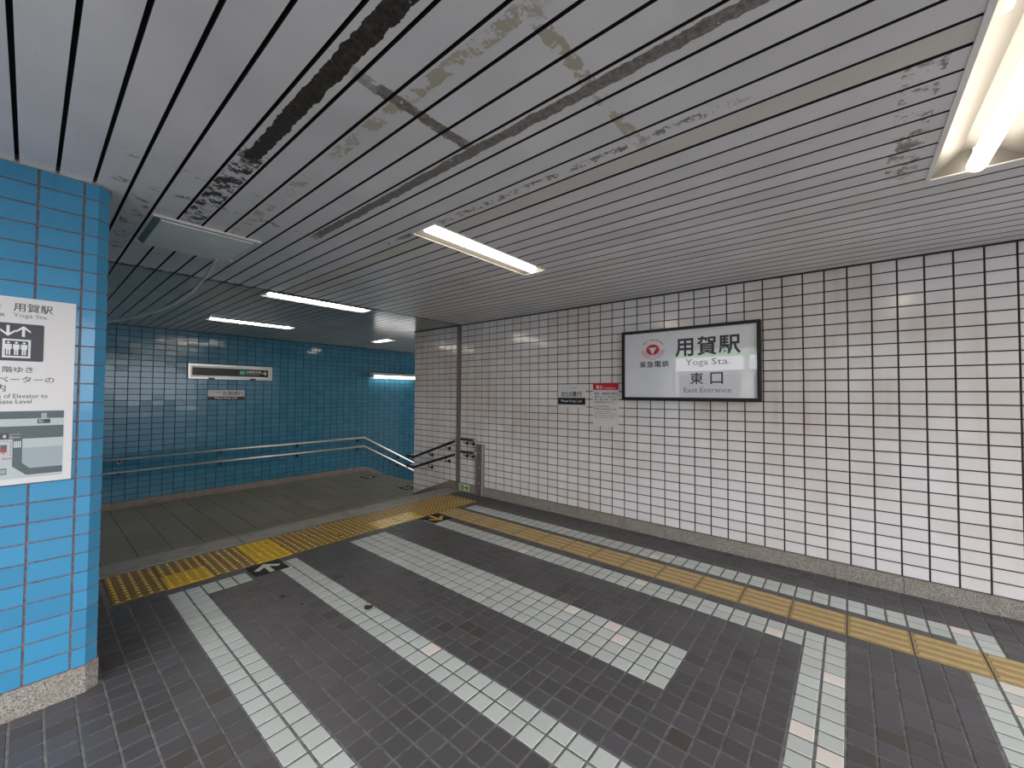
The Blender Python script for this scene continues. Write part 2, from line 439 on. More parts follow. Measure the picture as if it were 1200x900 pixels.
# ---- curb, two hidden steps, lower passage floor
cb = MB(); cb.box(.25, XW, 4.56, 4.87, -.30, -.004)
curb = tag(cb.build('trim_1', M['grout_floor']), kind='structure')
x = .252
while x < XW-.05:
    x1 = min(x+1.14, XW-.004)
    s = MB(); s.add(*tile_mb(x1-x-.006, .285, .02, .004)); o = s.build('curb_stone', M['curb'], curb); o.location = ((x+x1)/2, 4.727, .001)
    e = MB(); e.box(x+.003, x1-.003, 4.562, 4.580, -.01, .003); e.build('nosing_strip', M['silver'], curb)
    x = x1
sb = MB(); sb.box(.25, XW, 4.87, 5.20, -.40, -.1675)
tag(sb.build('trim_2', M['curb']), kind='structure')
pb = MB(); pb.box(.25, XS-.02, 4.87, YB, -.6, ZL-.004)
pfl = tag(pb.build('passage_floor', M['void']), kind='structure')
PX = [.25]+[.8124+.2955*k for k in range(-1, 15)]; PX = [q for q in PX if q < XS-.1]+[XS]
PY = [5.21, 5.47, 6.22, 6.97, 7.72, 8.47, YB-.01]
for i in range(len(PX)-1):
    for j in range(len(PY)-1):
        w_, h_ = PX[i+1]-PX[i]-.005, PY[j+1]-PY[j]-.004
        if w_ < .05: continue
        s = MB(); s.add(*tile_mb(w_, h_, .01, .002)); o = s.build('paving_tile', M['passage_floor'], pfl); o.location = ((PX[i]+PX[i+1])/2, (PY[j]+PY[j+1])/2, ZL+random.gauss(0, .0004))

# stairs down to the platforms, behind the white wall
st = empty('stairs'); tag(st, kind='structure')
for i in range(1, 11):
    s = MB(); s.box(XS+.3*(i-1), XS+.3*i, YC+.01, YB, ZL-.1667*i-.3, ZL-.1667*i); s.build('stair_step', M['curb'], st)
s = MB(); s.box(XS+3.0, 10.5, YC, YB, ZL-2.1, ZL-1.8); s.build('stair_landing', M['curb'], st)

# ---- white wall
wb = MB(); wb.box(XW+.006, XW+.25, -2.6, YJ0+.02, -.1, H+.1)
wall_r = tag(wb.build('wall_right', M['grout_white']), kind='structure')
tiles = []
for r in range(26):
    zc = 2.5297-TH*(r+.5)
    for c in range(-34, 15):
        y0 = -.4407-TW*c; y1 = y0-TW
        hi, lo = min(y0, YJ0), max(y1, -2.6)
        if hi-lo < .03: continue
        tiles.append(dict(c=(XW, (hi+lo)/2, zc), n=(-1, 0, 0), w=hi-lo-.0105, h=TH-.009))
lay_tiles(wall_r, tiles, ROT_W, [M['white_tile']], 300, tilt=.0035)
# stretch of the same wall past the expansion joint, running down beside the steps
wb = MB(); wb.box(XW+.006, XW+.25, YJ1-.02, YC-.004, -.6, H+.1); wb.box(XW+.2, 10.5, YC-.25, YC-.006, -2.6, H+.1)
wall_e = tag(wb.build('wall_end', M['grout_white']), kind='structure')
tiles = []
for r in range(31):
    zc = 2.5297-TH*(r+.5); y = YJ1
    while y < YC-.02:
        y1 = min(y+.1475, YC); tiles.append(dict(c=(XW, (y+y1)/2, zc), n=(-1, 0, 0), w=y1-y-.0105, h=TH-.009)); y = y1
lay_tiles(wall_e, tiles, ROT_W, [M['white_tile']], 0, tilt=.0035)
tiles = []
for r in range(40):
    zc = 2.5297-TH*(r+.5); x = XW
    while x < 8:
        tiles.append(dict(c=(x+.0737, YC, zc), n=(0, 1, 0), w=.14, h=TH-.0065)); x += .1475
lay_tiles(wall_e, tiles, Matrix(((-1, 0, 0), (0, 0, 1), (0, 1, 0))), [M['white_tile']], 0)

# ---- blue end wall
wb = MB(); wb.box(.0, 10.5, YB+.006, YB+.25, -2.6, H+.1)
wall_b = tag(wb.build('wall_back', M['grout_back']), kind='structure')
tiles = []
for r in range(-12, 36):
    zc = 1.4325-.09235*(r+.5)
    if zc > H: continue
    for c in range(-4, 46):
        x0 = .8464+.14756*c
        if x0 < .2: continue
        if zc < -.23 and x0 < 4.9: continue
        if x0 > 4.9 and zc < -.23-.55*(x0-5.0)-.5: continue
        tiles.append(dict(c=(x0+.0738, YB, zc), n=(0, -1, 0), w=.1401, h=.0859))
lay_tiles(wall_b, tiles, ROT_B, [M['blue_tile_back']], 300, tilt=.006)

# ---- blue pillar with its chamfered corner, wall running back from it
wb = MB(); PO = [(-.71, YP+.006), (.203, YP+.006), (.244, 2.947), (.244, YB), (-.71, YB)]
wb.prism(PO, -.1, H+.1, axes='xyz')
wall_l = tag(wb.build('wall_left', M['grout_pillar']), kind='structure')
tiles = []
for r in range(26):
    zc = 2.535-TH*(r+.5)
    for c in range(-5, 1):
        x0 = .0078+TW*c; x1 = x0+TW; x0 = max(x0, -.71)
        tiles.append(dict(c=((x0+x1)/2, YP, zc), n=(0, -1, 0), w=x1-x0-.0075, h=TH-.0065))
lay_tiles(wall_l, tiles, ROT_B, [M['blue_tile']], 300, tilt=.0035)
# folded corner tiles
xa, xf, xe, yf, ye = .1551+.004, .2055, .2495, YP, 2.9515
b = MB(); hh = (TH-.0065)/2; ol = [(xa, YP), (xf, yf), (xe, ye)]; inn = [(xa, YP+.006), (xf-.003, yf+.006), (xe-.006, ye+.002)]
b.prism(ol+inn[::-1], -hh, hh, axes='xyz'); CORNER = b.mesh('corner_tile', M['blue_tile'])
for r in range(26):
    o = link(bpy.data.objects.new('corner_tile', CORNER), wall_l); o.location = (0, 0, 2.535-TH*(r+.5))
tiles = []
for r in range(31):
    zc = 2.535-TH*(r+.5); y = 2.96
    while y < YB-.05:
        y1 = min(y+TW, YB); tiles.append(dict(c=(.25, (y+y1)/2, zc), n=(1, 0, 0), w=y1-y-.0105, h=TH-.009)); y = y1
lay_tiles(wall_l, [t for t in tiles if t['c'][2] > .13 or t['c'][1] > 4.9], Matrix(((0, 0, 1), (1, 0, 0), (0, 1, 0))), [M['blue_tile']], 0)

# ---- baseboards
bb = empty('baseboard_right'); tag(bb, kind='structure')
seams = [-2.6, -1.3, -.302, .103, 1.3, 2.5, 3.6, 4.05]
for a, c in zip(seams[:-1], seams[1:]):
    s = MB(); s.box(XW-.014, XW+.02, a+.0015, c-.0015, -.01, .122); s.build('skirting_stone', M['granite'], bb)
s = MB(); s.box(XW-.014, XW+.02, 4.20, YJ0, -.01, .122); s.build('skirting_stone', M['granite'], bb)
s = MB(); s.prism([(YJ1, -.01), (YJ1, .122), (4.80, .122), (5.42, -.105), (YC, -.225), (YC, -.34), (4.87, -.34), (4.87, -.01)], XW-.014, XW+.02, axes='yzx'); s.build('skirting_stone', M['granite_dark'], bb)
bl = empty('baseboard_left'); tag(bl, kind='structure')
for pts in ([(-.71, YP-.006), (-.24, YP-.006), (-.24, YP+.03), (-.71, YP+.03)], [(-.237, YP-.006), (.2085, YP-.006), (.2085, YP+.03), (-.237, YP+.03)],
            [(.2085, YP-.006), (.2555, 2.941), (.2555, 3.6), (.2085, 3.6)], [(.21, 3.603), (.2555, 3.603), (.2555, 4.56), (.21, 4.56)]):
    s = MB(); s.prism(pts, -.01, .131, axes='xyz'); s.build('skirting_stone', M['granite'], bl)
bk = empty('baseboard_back'); tag(bk, kind='structure')
x = .25
while x < 4.95:
    x1 = min(x+1.2, 5.02); s = MB(); s.box(x+.0015, x1-.0015, YB-.016, YB+.02, ZL-.02, -.230); s.build('skirting_stone', M['granite_dark'], bk); x = x1
s = MB(); s.prism([(5.02, -.230), (5.02, ZL-.02), (5.12, ZL-.02), (8.1, ZL-1.82), (8.1, ZL-1.55), (5.20, -.28)], YB-.016, YB+.02, axes='xzy'); s.build('skirting_stone', M['granite_dark'], bk)

# ---- expansion joint: metal cover up the wall; slim trims along the ceiling
s = MB(); s.box(XW-.018, XW+.01, YJ0+.004, YJ1-.004, 0, H-.004); s.box(XW-.024, XW-.017, YJ0+.026, YJ1-.026, 0, H-.004)
tag(s.build('trim_3', M['bronze']), kind='structure')
s = MB(); s.box(XW-.02, XW+.004, -2.6, YC, H-.011, H+.004)
tag(s.build('trim_4', M['black']), kind='structure')
s = MB(); s.box(-.72, .203, YP-.012, YP+.004, H-.012, H+.003); s.prism([(.200, YP-.012), (.2095, YP-.012), (.2575, 2.944), (.2575, 3.4), (.244, 3.4), (.244, 2.95)], H-.012, H+.003, axes='xyz')
tag(s.build('trim_5', M['silver']), kind='structure')
s = MB(); s.box(.25, XS+4, YB-.02, YB+.006, H-.012, H+.004)
tag(s.build('trim_6', M['black']), kind='structure')

# ---- ceiling of long metal planks, with openings for the recessed lamps
LAMPS = [  # x0, x1, y0, y1
    ('A', 1.585, 2.79, 1.955, 2.195), ('B', 1.58, 2.77, 4.635, 4.885), ('C', 1.60, 2.74, 6.86, 7.12), ('D', 1.592, 2.80, -.63, -.298), ('E', 4.46, 4.66, 6.93, 7.52)]
HOLES = [(x0+.004, x1-.004, y0+.004, y1-.004) for _, x0, x1, y0, y1 in LAMPS]
cb = MB(); 
def subtract(rects, holes):
    for hx0, hx1, hy0, hy1 in holes:
        out = []
        for x0, x1, y0, y1 in rects:
            if hx1 <= x0 or hx0 >= x1 or hy1 <= y0 or hy0 >= y1: out.append((x0, x1, y0, y1)); continue
            if y0 < hy0: out.append((x0, x1, y0, hy0))
            if hy1 < y1: out.append((x0, x1, hy1, y1))
            a, c = max(y0, hy0), min(y1, hy1)
            if x0 < hx0: out.append((x0, hx0, a, c))
            if hx1 < x1: out.append((hx1, x1, a, c))
        rects = out
    return rects
for x0, x1, y0, y1 in subtract([(-.9, 10.5, -2.6, YB+.2)], HOLES): cb.box(x0, x1, y0, y1, H+.034, H+.16)
ceil = tag(cb.build('ceiling', M['ceiling_groove']), kind='structure')
CP = .12265
for k in range(-7, 86):
    x0 = -.0585+CP*k; x1 = x0+CP
    for (ya, yb, far) in ((-2.6, 4.562, 0), (4.578, YB, 1)):
        a, c = x0, x1
        if a < XW < c: c = XW if not far else c
        if a >= XW-.02 and not far: continue
        if far and a > 10: continue
        if not far and c-a < .04: continue
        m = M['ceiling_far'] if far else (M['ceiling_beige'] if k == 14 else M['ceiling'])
        g = .0068 if not far else .006
        if k == 14 and not far: c -= .004
        pieces = [(a+g, c-g, ya, yb)]
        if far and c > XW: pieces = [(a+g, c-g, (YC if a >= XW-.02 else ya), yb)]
        s = MB()
        for p in subtract(pieces, HOLES): s.box(p[0], p[1], p[2], p[3], H, H+.014); s.m[-6:] = [0, 1, 1, 1, 1, 1]
        s.build('ceiling_plank', [m, M['ceiling_groove']], ceil)
# unseen roof edge; street-side header added to dim the tops of pillar and wall
s = MB(); s.box(-1.0, -.9, -2.7, YB, H-.09, H+.6); s.box(-1.0, XW+.3, -2.72, -2.6, H-.05, H+.6)
tag(s.build('shade_header', M['bronze']), kind='structure')
s = MB(); s.box(-1.0, 10.6, -2.7, YB+.3, H+.2, H+.6)
tag(s.build('roof_slab', M['shop_wall']), kind='structure')

# ---- street outside the open side
s = MB(); s.box(-60, -1.0, -60, 60, -.3, -.03); s.box(-1.0, 40, -60, -2.6, -.3, -.03)
tag(s.build('street_ground', M['asphalt']), kind='structure')

# ================================================================ THINGS
def text_mesh(body, bold=0.0):
    cu = bpy.data.curves.new('lettering', 'FONT'); cu.body = body; cu.size = 1; cu.offset = bold; cu.resolution_u = 2; cu.align_x = 'LEFT'
    o = bpy.data.objects.new('lettering', cu); COL.objects.link(o)
    dg = bpy.context.evaluated_depsgraph_get(); dg.update()
    me = bpy.data.meshes.new_from_object(o.evaluated_get(dg)); bpy.data.objects.remove(o); bpy.data.curves.remove(cu)
    return me

class Sign:
    """a flat thing on a surface; h, v are the surface's own coordinates in metres"""
    def __init__(s, name, label, cat, rot, h0, v0, depth, sgn=1, group=None):
        s.h0, s.v0, s.sgn = h0, v0, sgn
        loc = {'W': (depth, h0, v0), 'B': (h0, depth, v0), 'F': (h0, v0, depth)}[rot]
        s.root = empty(name, loc, label, cat, group, {'W': ROT_W, 'B': ROT_B, 'F': ROT_F}[rot])
        if rot == 'W': s.sgn = -1
    def L(s, h, v): return ((h-s.h0)*s.sgn, v-s.v0)
    def plate(s, name, ha, hb, va, vb, z0, z1, mat, bev=0):
        (x0, y0), (x1, y1) = s.L(ha, va), s.L(hb, vb); x0, x1 = sorted((x0, x1)); y0, y1 = sorted((y0, y1))
        b = MB(); b.box(x0, x1, y0, y1, z0, z1); return b.build(name, mat, s.root)
    def poly(s, name, pts, z0, z1, mat):
        b = MB(); b.prism([s.L(*p) for p in pts], z0, z1, axes='xyz'); return b.build(name, mat, s.root)
    def ring(s, name, h, v, r0, r1, z0, z1, mat, a0=0, a1=2*PI, n=28, sx=1, sy=1):
        cx, cy = s.L(h, v); b = MB()
        for i in range(n):
            q = [a0+(a1-a0)*i/n, a0+(a1-a0)*(i+1)/n]
            P = [(cx+r*sx*math.cos(t), cy+r*sy*math.sin(t)) for r in (r0, r1) for t in q]
            b.prism([P[0], P[2], P[3], P[1]] if r0 > 1e-6 else [P[0], P[2], P[3]], z0, z1, axes='xyz')
        return b.build(name, mat, s.root)
    def text(s, body, ha, hb, va, vb, z, mat, bold=0.0, name='lettering', parent=None):
        me = text_mesh(body, bold)
        (x0, y0), (x1, y1) = s.L(ha, va), s.L(hb, vb); x0, x1 = sorted((x0, x1)); y0, y1 = sorted((y0, y1))
        vs = [v.co.copy() for v in me.vertices]
        ax, bx = min(v.x for v in vs), max(v.x for v in vs); ay, by = min(v.y for v in vs), max(v.y for v in vs)
        for v in me.vertices:
            v.co = ((v.co.x-ax)/(bx-ax)*(x1-x0)+x0, (v.co.y-ay)/(by-ay)*(y1-y0)+y0, z)
        me.materials.clear(); me.materials.append(mat); me.name = name
        return link(bpy.data.objects.new(name, me), parent or s.root)
    def frame(s, name, ha, hb, va, vb, t, z0, z1, mat):
        (x0, y0), (x1, y1) = s.L(ha, va), s.L(hb, vb); x0, x1 = sorted((x0, x1)); y0, y1 = sorted((y0, y1))
        b = MB(); b.box(x0, x1, y0, y0+t, z0, z1); b.box(x0, x1, y1-t, y1, z0, z1); b.box(x0, x0+t, y0+t, y1-t, z0, z1); b.box(x1-t, x1, y0+t, y1-t, z0, z1)
        return b.build(name, mat, s.root)

# ---- station name sign
S = Sign('station_sign', 'large framed white station name sign with red emblem on the white tiled wall', 'sign', 'W', 1.2525, 1.42, XW)
S.frame('sign_frame', 1.907, .598, 1.423, 2.157, .026, -.002, .075, M['frame_brown'])
S.frame('frame_lip', 1.909, .596, 1.421, 2.159, .030, .068, .079, M['black'])
S.plate('sign_panel', 1.882, .623, 1.448, 2.132, .0, .058, M['sign_white'])
zt = .0586
for ch, a, c, lo, hi in (('用', 1.343, 1.169, 1.858, 2.040), ('賀', 1.137, .955, 1.864, 2.050), ('駅', .944, .757, 1.864, 2.043)): S.text(ch, a, c, lo, hi, zt, M['ink'], .022)
S.text('Yoga', 1.243, 1.036, 1.752, 1.830, zt, M['ink_grey'], -.002); S.text('Sta.', 1.006, .842, 1.770, 1.832, zt, M['ink_grey'], -.002)
S.text('東', 1.203, 1.080, 1.583, 1.697, zt, M['ink'], .012); S.text('口', 1.018, .907, 1.583, 1.695, zt, M['ink'], .012)
S.text('East', 1.262, 1.132, 1.503, 1.549, zt, M['ink_grey'], .006); S.text('Entrance', 1.111, .838, 1.503, 1.549, zt, M['ink_grey'], .006)
for i, ch in enumerate('東急電鉄'): S.text(ch, 1.716-.0795*i, 1.643-.0795*i, 1.764, 1.829, zt, M['ink'], .012)
em = (1.5742, 1.949)
S.ring('emblem_disc', em[0], em[1], 0, .069, .058, zt, M['ink_red'], sy=.8)
S.poly('emblem_mark', [(1.619, 1.972), (1.530, 1.972), (1.542, 1.958), (1.5742, 1.898), (1.606, 1.958)], .0582, .0590, M['sign_white'])
for q, r in enumerate((.080, .094, .108, .121)):
    S.ring('emblem_wave', em[0], em[1]-.002, r-.0032, r+.0004, .058, zt, M['ink_red'], PI*(1.03-.01*q), PI*(1.97+.01*q), 24, sy=.82)
for q in range(2): S.ring('emblem_swell', em[0], 1.818-.012*q, .066, .073, .0582, .0592, M['sign_white'], PI*.22, PI*.78, 10, sy=.8)
word = 'TOKYU CORPORATION'
for i, ch in enumerate(word):
    if ch == ' ': continue
    a = math.radians(148-116*i/(len(word)-1)); rr = .118
    me = text_mesh(ch, .03); me.materials.clear(); me.materials.append(M['ink_red'])
    o = link(bpy.data.objects.new('emblem_letter', me), S.root)
    cx, cy = S.L(em[0]+rr*math.cos(a)*-1*1, em[1]+.004+rr*.82*math.sin(a))
    ww = max(v.co.x for v in me.vertices)/2*.021
    o.matrix_local = Matrix.Translation((cx, cy, zt)) @ Matrix.Rotation(a-PI/2, 4, 'Z') @ Matrix.Translation((-ww, -.006, 0)) @ Matrix.Scale(.021, 4)

# ---- keep left sign (white wall)
S = Sign('keep_left_sign', 'small white keep-left notice beside the red-headed notice on white tiles', 'sign', 'W', 2.595, 1.317, XW)
S.plate('sign_plate', 2.787, 2.402, 1.317, 1.594, -.001, .005, M['paper'])
S.plate('black_band', 2.787, 2.402, 1.352, 1.435, .004, .0056, M['ink_black'])
S.text('ここでは', 2.672, 2.521, 1.539, 1.567, .0056, M['ink_grey'], 0)
S.text('左側通行', 2.748, 2.447, 1.448, 1.513, .0056, M['ink'], .02)
S.text('Please Keep Left', 2.740, 2.448, 1.374, 1.410, .0062, M['ink_white'], .01)

# ---- prohibition notice
S = Sign('prohibition_notice', 'tall white notice with a red heading next to the framed station sign', 'sign', 'W', 2.14, 1.111, XW)
S.plate('sign_plate', 2.300, 1.980, 1.111, 1.605, -.001, .005, M['paper'])
S.plate('red_heading', 2.300, 1.980, 1.530, 1.605, .004, .0056, M['ink_red'])
S.text('禁止', 2.262, 2.172, 1.542, 1.584, .0062, M['ink_white'], .015); S.text('Prohibition', 2.155, 2.020, 1.543, 1.562, .0062, M['ink_white'], .005)
for body, a, c, lo, hi, mt in (('集会・演説等の禁止', 2.282, 1.997, 1.474, 1.503, 'ink'), ('構内において、許可なく', 2.282, 2.02, 1.441, 1.461, 'ink'), ('集会・演説・勧誘・ビラ配布', 2.282, 2.005, 1.410, 1.430, 'ink'),
        ('物品販売を禁止いたします。', 2.282, 2.028, 1.378, 1.399, 'ink'), ('No Assemblies,', 2.282, 2.093, 1.331, 1.349, 'ink'), ('Public exhibitions, etc.', 2.282, 2.0, 1.299, 1.321, 'ink'),
        ('Unauthorized assemblies,', 2.282, 2.076, 1.274, 1.286, 'ink'), ('public exhibitions, sales or canvassing,', 2.282, 2.01, 1.252, 1.264, 'ink'), ('distribution of leaflets, solicitation, or', 2.282, 1.998, 1.230, 1.242, 'ink'), ('similar activities are prohibited.', 2.282, 2.03, 1.207, 1.219, 'ink')):
    S.text(body, a, c, lo, hi, .0056, M[mt], .012)

# ---- wide direction sign and small keep-left sign on the blue end wall
S = Sign('direction_sign', 'wide black direction sign in a silver frame on the blue end wall', 'sign', 'B', 2.385, 1.71, YB)
S.frame('sign_frame', 1.735, 3.040, 1.712, 1.970, .030, -.001, .060, M['silver'])
S.frame('inner_frame', 1.765, 3.010, 1.742, 1.940, .030, .0, .036, M['panel_grey'])
S.plate('sign_panel', 1.79, 2.985, 1.765, 1.92, .0, .022, M['ink_black'])
S.plate('line_badge', 2.502, 2.596, 1.797, 1.888, .0215, .0235, M['ink_teal'])
S.text('DT', 2.520, 2.580, 1.825, 1.862, .0240, M['ink_white'], .01)
S.text('田園都市線', 2.612, 2.862, 1.838, 1.888, .0226, M['ink_white'], .01); S.text('Den-en-toshi Line', 2.612, 2.832, 1.804, 1.826, .0226, M['ink_white'], 0)
S.poly('arrow', [(2.880, 1.834), (2.934, 1.834), (2.914, 1.808), (2.926, 1.800), (2.960, 1.843), (2.926, 1.886), (2.914, 1.878), (2.934, 1.852), (2.880, 1.852)], .0215, .0235, M['ink_white'])
S.plate('latch', 2.02, 2.11, 1.704, 1.735, .055, .066, M['black']); S.plate('latch', 2.665, 2.755, 1.704, 1.735, .055, .066, M['black'])
S = Sign('keep_left_sign', 'small keep-left plate with black foot band on the blue end wall', 'sign', 'B', 2.31, 1.34, YB)
S.plate('sign_plate', 2.030, 2.590, 1.340, 1.518, -.001, .006, M['paper_grey'])
S.plate('black_band', 2.030, 2.590, 1.340, 1.400, .005, .0066, M['ink_black'])
S.text('ここでは', 2.054, 2.230, 1.457, 1.498, .0066, M['ink'], .0); S.text('左側通行', 2.244, 2.573, 1.420, 1.500, .0066, M['ink'], .01)
S.text('Please Keep Left', 2.135, 2.480, 1.351, 1.390, .0072, M['ink_white'], .01)

# ---- elevator guide board on the pillar
S = Sign('elevator_sign', 'white elevator guide board with a street map on the blue pillar', 'sign', 'B', -.16, 1.057, YP)
S.plate('sign_board', -.4565, .1385, 1.057, 1.906, .001, .011, M['paper'])
z0, z1, z2, z3 = .0105, .0116, .0121, .0126
S.text('用賀駅', -.054, .064, 1.842, 1.881, z1, M['ink'], .006); S.text('Yoga Sta.', -.054, .0505, 1.811, 1.834, z1, M['ink_grey'], .004)
S.ring('emblem_ring', -.112, 1.862, .015, .019, z0, z1, M['ink_pale_red']); S.ring('emblem_ring', -.112, 1.862, .022, .0245, z0, z1, M['ink_pale_red'], PI*.9, PI*2.1)
S.text('東急電鉄', -.155, -.077, 1.812, 1.828, z1, M['ink'], .006)
def rrect(s, name, a, c, lo, hi, r, za, zb, mat):
    pts = []
    for cx, cy, t0 in ((c-r, hi-r, 0), (a+r, hi-r, PI/2), (a+r, lo+r, PI), (c-r, lo+r, 1.5*PI)):
        pts += [(cx+r*math.cos(t0+PI/2*i/4), cy+r*math.sin(t0+PI/2*i/4)) for i in range(5)]
    return s.poly(name, pts, za, zb, mat)
rrect(S, 'lift_pictogram', -.128, .039, 1.616, 1.787, .006, z0, z1, M['ink'])
for cx, sg in ((-.067, -1), (-.0225, 1)):
    t = 1.7765 if sg > 0 else 1.727; e = lambda d: t-sg*d
    S.poly('pictogram_arrow', [(cx, t), (cx-.0215, e(.022)), (cx-.0215, e(.031)), (cx-.0045, e(.0145)), (cx-.0045, e(.049)), (cx+.0045, e(.049)), (cx+.0045, e(.0145)), (cx+.0215, e(.031)), (cx+.0215, e(.022))], z1-.0003, z2, M['ink_white'])
S.plate('lift_cage', -.0815, 0, 1.630, 1.7145, z1-.0003, z2, M['ink_white']); S.plate('lift_interior', -.074, -.0075, 1.6385, 1.707, z2-.0003, z3, M['ink'])
for i in range(3):
    cx = -.0645+.0225*i
    S.ring('rider_head', cx, 1.698, 0, .0046, z3-.0003, z3+.0004, M['ink_white'], n=10)
    S.poly('rider_body', [(cx-.0095, 1.691), (cx+.0095, 1.691), (cx+.0095, 1.669), (cx+.0062, 1.669), (cx+.0062, 1.643), (cx+.0012, 1.643), (cx+.0012, 1.664), (cx-.0012, 1.664), (cx-.0012, 1.643), (cx-.0062, 1.643), (cx-.0062, 1.669), (cx-.0095, 1.669)], z3-.0003, z3+.0004, M['ink_white'])
S.text('地下1階ゆき', -.160, .010, 1.563, 1.591, z1, M['ink'], .004); S.text('エレベーターの', -.160, .075, 1.518, 1.546, z1, M['ink'], .004); S.text('ご案内', -.160, -.068, 1.476, 1.510, z1, M['ink'], .004)
S.text('Location of Elevator to', -.160, .056, 1.447, 1.467, z1, M['ink'], .002); S.text('Ticket Gate Level', -.160, .008, 1.422, 1.442, z1, M['ink'], .002)
ml, mr = -.4230, .1095
S.plate('map_ground', ml, mr, 1.083, 1.388, z0, z1, M['map_pale'])
S.plate('map_street', ml, mr, 1.3535, 1.388, z1-.0003, z2, M['map_dark']); S.plate('map_street', ml, mr, 1.262, 1.3195, z1-.0003, z2, M['map_dark'])
S.poly('map_street', [(-.0427, 1.263), (-.0150, 1.263), (-.0140, 1.152), (.009, 1.126), (mr, 1.126), (mr, 1.096), (-.001, 1.096), (-.0424, 1.139)], z1-.0003, z2, M['map_dark'])
S.poly('map_building', [(-.013, 1.220), (mr-.0005, 1.220), (mr-.0005, 1.126), (.009, 1.126), (-.0138, 1.152)], z1-.0003, z2+.0001, M['map_mid'])
S.plate('map_exit', .0388, .0562, 1.353, 1.378, z2-.0003, z3, M['map_mid']); S.plate('map_tag', .0275, .0671, 1.330, 1.349, z2-.0003, z3, M['ink'])
S.text('西口', .031, .046, 1.334, 1.345, z3+.0003, M['ink_white'], 0)
for i in range(4): S.plate('map_crossing', -.0395+.0057*i, -.0362+.0057*i, 1.223, 1.252, z2-.0003, z3, M['ink_white'])
S.plate('map_lift_icon', -.077, -.0555, 1.264, 1.289, z2-.0003, z3, M['ink']); S.plate('map_lift_mark', -.071, -.0615, 1.269, 1.283, z3-.0003, z3+.0004, M['map_pale'])
S.text('エレベーター', -.052, -.022, 1.279, 1.288, z3, M['ink_white'], 0); S.text('Elevator', -.052, -.020, 1.267, 1.274, z3, M['ink_white'], 0)
S.plate('map_station', -.077, -.0585, 1.205, 1.238, z1-.0003, z2, M['map_dark']); S.plate('map_here', -.073, -.0617, 1.206, 1.219, z2-.0003, z3, M['ink_red'])
S.poly('map_here_pointer', [(-.071, 1.202), (-.0635, 1.202), (-.0672, 1.195)], z2-.0003, z3, M['ink_red'])
for i in range(6):
    S.plate('map_dash', -.0495, -.0468, 1.190+.011*i, 1.196+.011*i, z1-.0003, z2, M['ink_red'])
    S.plate('map_dash', -.108+.0095*i, -.102+.0095*i, 1.2525, 1.255, z1-.0003, z2, M['ink_red'])
S.text('現在地', -.0714, -.0440, 1.171, 1.181, z2, M['ink_red'], .01)
S.plate('map_station', -.077, -.0577, 1.1054, 1.1326, z1-.0003, z2, M['map_dark']); S.plate('map_station', -.077, -.0600, 1.110, 1.1280, z2-.0003, z3, M['map_mid'])
S.plate('map_block', ml, -.105, 1.11, 1.245, z1-.0003, z2, M['map_mid'])

# ---- green exit plate low on the wall
S = Sign('exit_sign', 'small luminous green exit plate with arrow at the foot of the white wall', 'sign', 'W', 4.465, .017, XW-.014)
S.plate('sign_plate', 4.563, 4.346, .018, .116, .0, .006, M['glow_yellow'])
S.plate('exit_pictogram', 4.545, 4.470, .028, .106, .0055, .0068, M['ink_green']); S.plate('doorway', 4.535, 4.495, .036, .098, .0062, .0074, M['glow_yellow'])
S.poly('running_figure', [(4.520, .092), (4.510, .092), (4.505, .078), (4.498, .060), (4.506, .058), (4.512, .066), (4.522, .040), (4.530, .044), (4.518, .072)], .0068, .0080, M['ink_green'])
S.poly('arrow', [(4.455, .060), (4.400, .060), (4.414, .042), (4.400, .036), (4.366, .067), (4.400, .098), (4.414, .092), (4.400, .074), (4.455, .074)], .0055, .0068, M['ink_green'])

# ---- flood barrier guide post on the wall
g = empty('barrier_post', (XW-.03, 4.125, .002), 'waist-high grey metal channel post bolted upright to the white wall', 'post')
b = MB(); b.box(.0, .03, -.072, .072, 0, .728); b.build('back_plate', M['bronze'], g)
for y0 in (-.072, .046):
    b = MB(); b.box(-.012, .0, y0, y0+.026, 0, .728); b.build('flange', M['bronze_light'] if y0 < 0 else M['bronze'], g)  # one flange gets the paler metal as the light catching its side
b = MB(); b.box(-.012, .03, -.072, .072, .728, .736); b.build('cap', M['bronze'], g)
for zz in (.18, .40, .62):
    b = MB(); b.tube([(-.012, 0, zz), (.002, 0, zz)], .013, 8); b.build('bolt', M['bronze_light'], g)

# ---- handrails
def handrail(label, path, brackets, mat, group, r=.020, wall='W', endcap=None):
    h = empty('handrail', path[0], label, 'handrail', group); o0 = Vector(path[0])
    b = MB(); b.tube([Vector(p)-o0 for p in path], r, 12); b.build('rail', mat, h, smooth=True)
    for p in brackets:
        q = Vector(p)-o0; b = MB()
        if wall == 'W': b.tube([q+Vector((0, 0, -r)), q+Vector((0, 0, -.055)), q+Vector((.03, 0, -.065))], .007, 6); b.tube([q+Vector((.062, 0, -.065)), q+Vector((.074, 0, -.065))], .026, 12); b.tube([q+Vector((.02, 0, -.065)), q+Vector((.064, 0, -.065))], .008, 6)
        else: b.tube([q+Vector((0, 0, -r)), q+Vector((0, .02, -.055)), q+Vector((0, .07, -.06))], .009, 6); b.tube([q+Vector((0, .062, -.06)), q+Vector((0, .074, -.06))], .03, 12)
        b.build('bracket', M['dark_steel'], h)
    if endcap is not None:
        e = Vector(endcap)-o0; b = MB(); b.tube([e+Vector((0, .003, 0)), e+Vector((0, -.032, 0))], r*1.12, 12); b.build('end_return', M['bronze_light'], h, smooth=True)
    return h
xr = XW-.078; yr = YB-.08
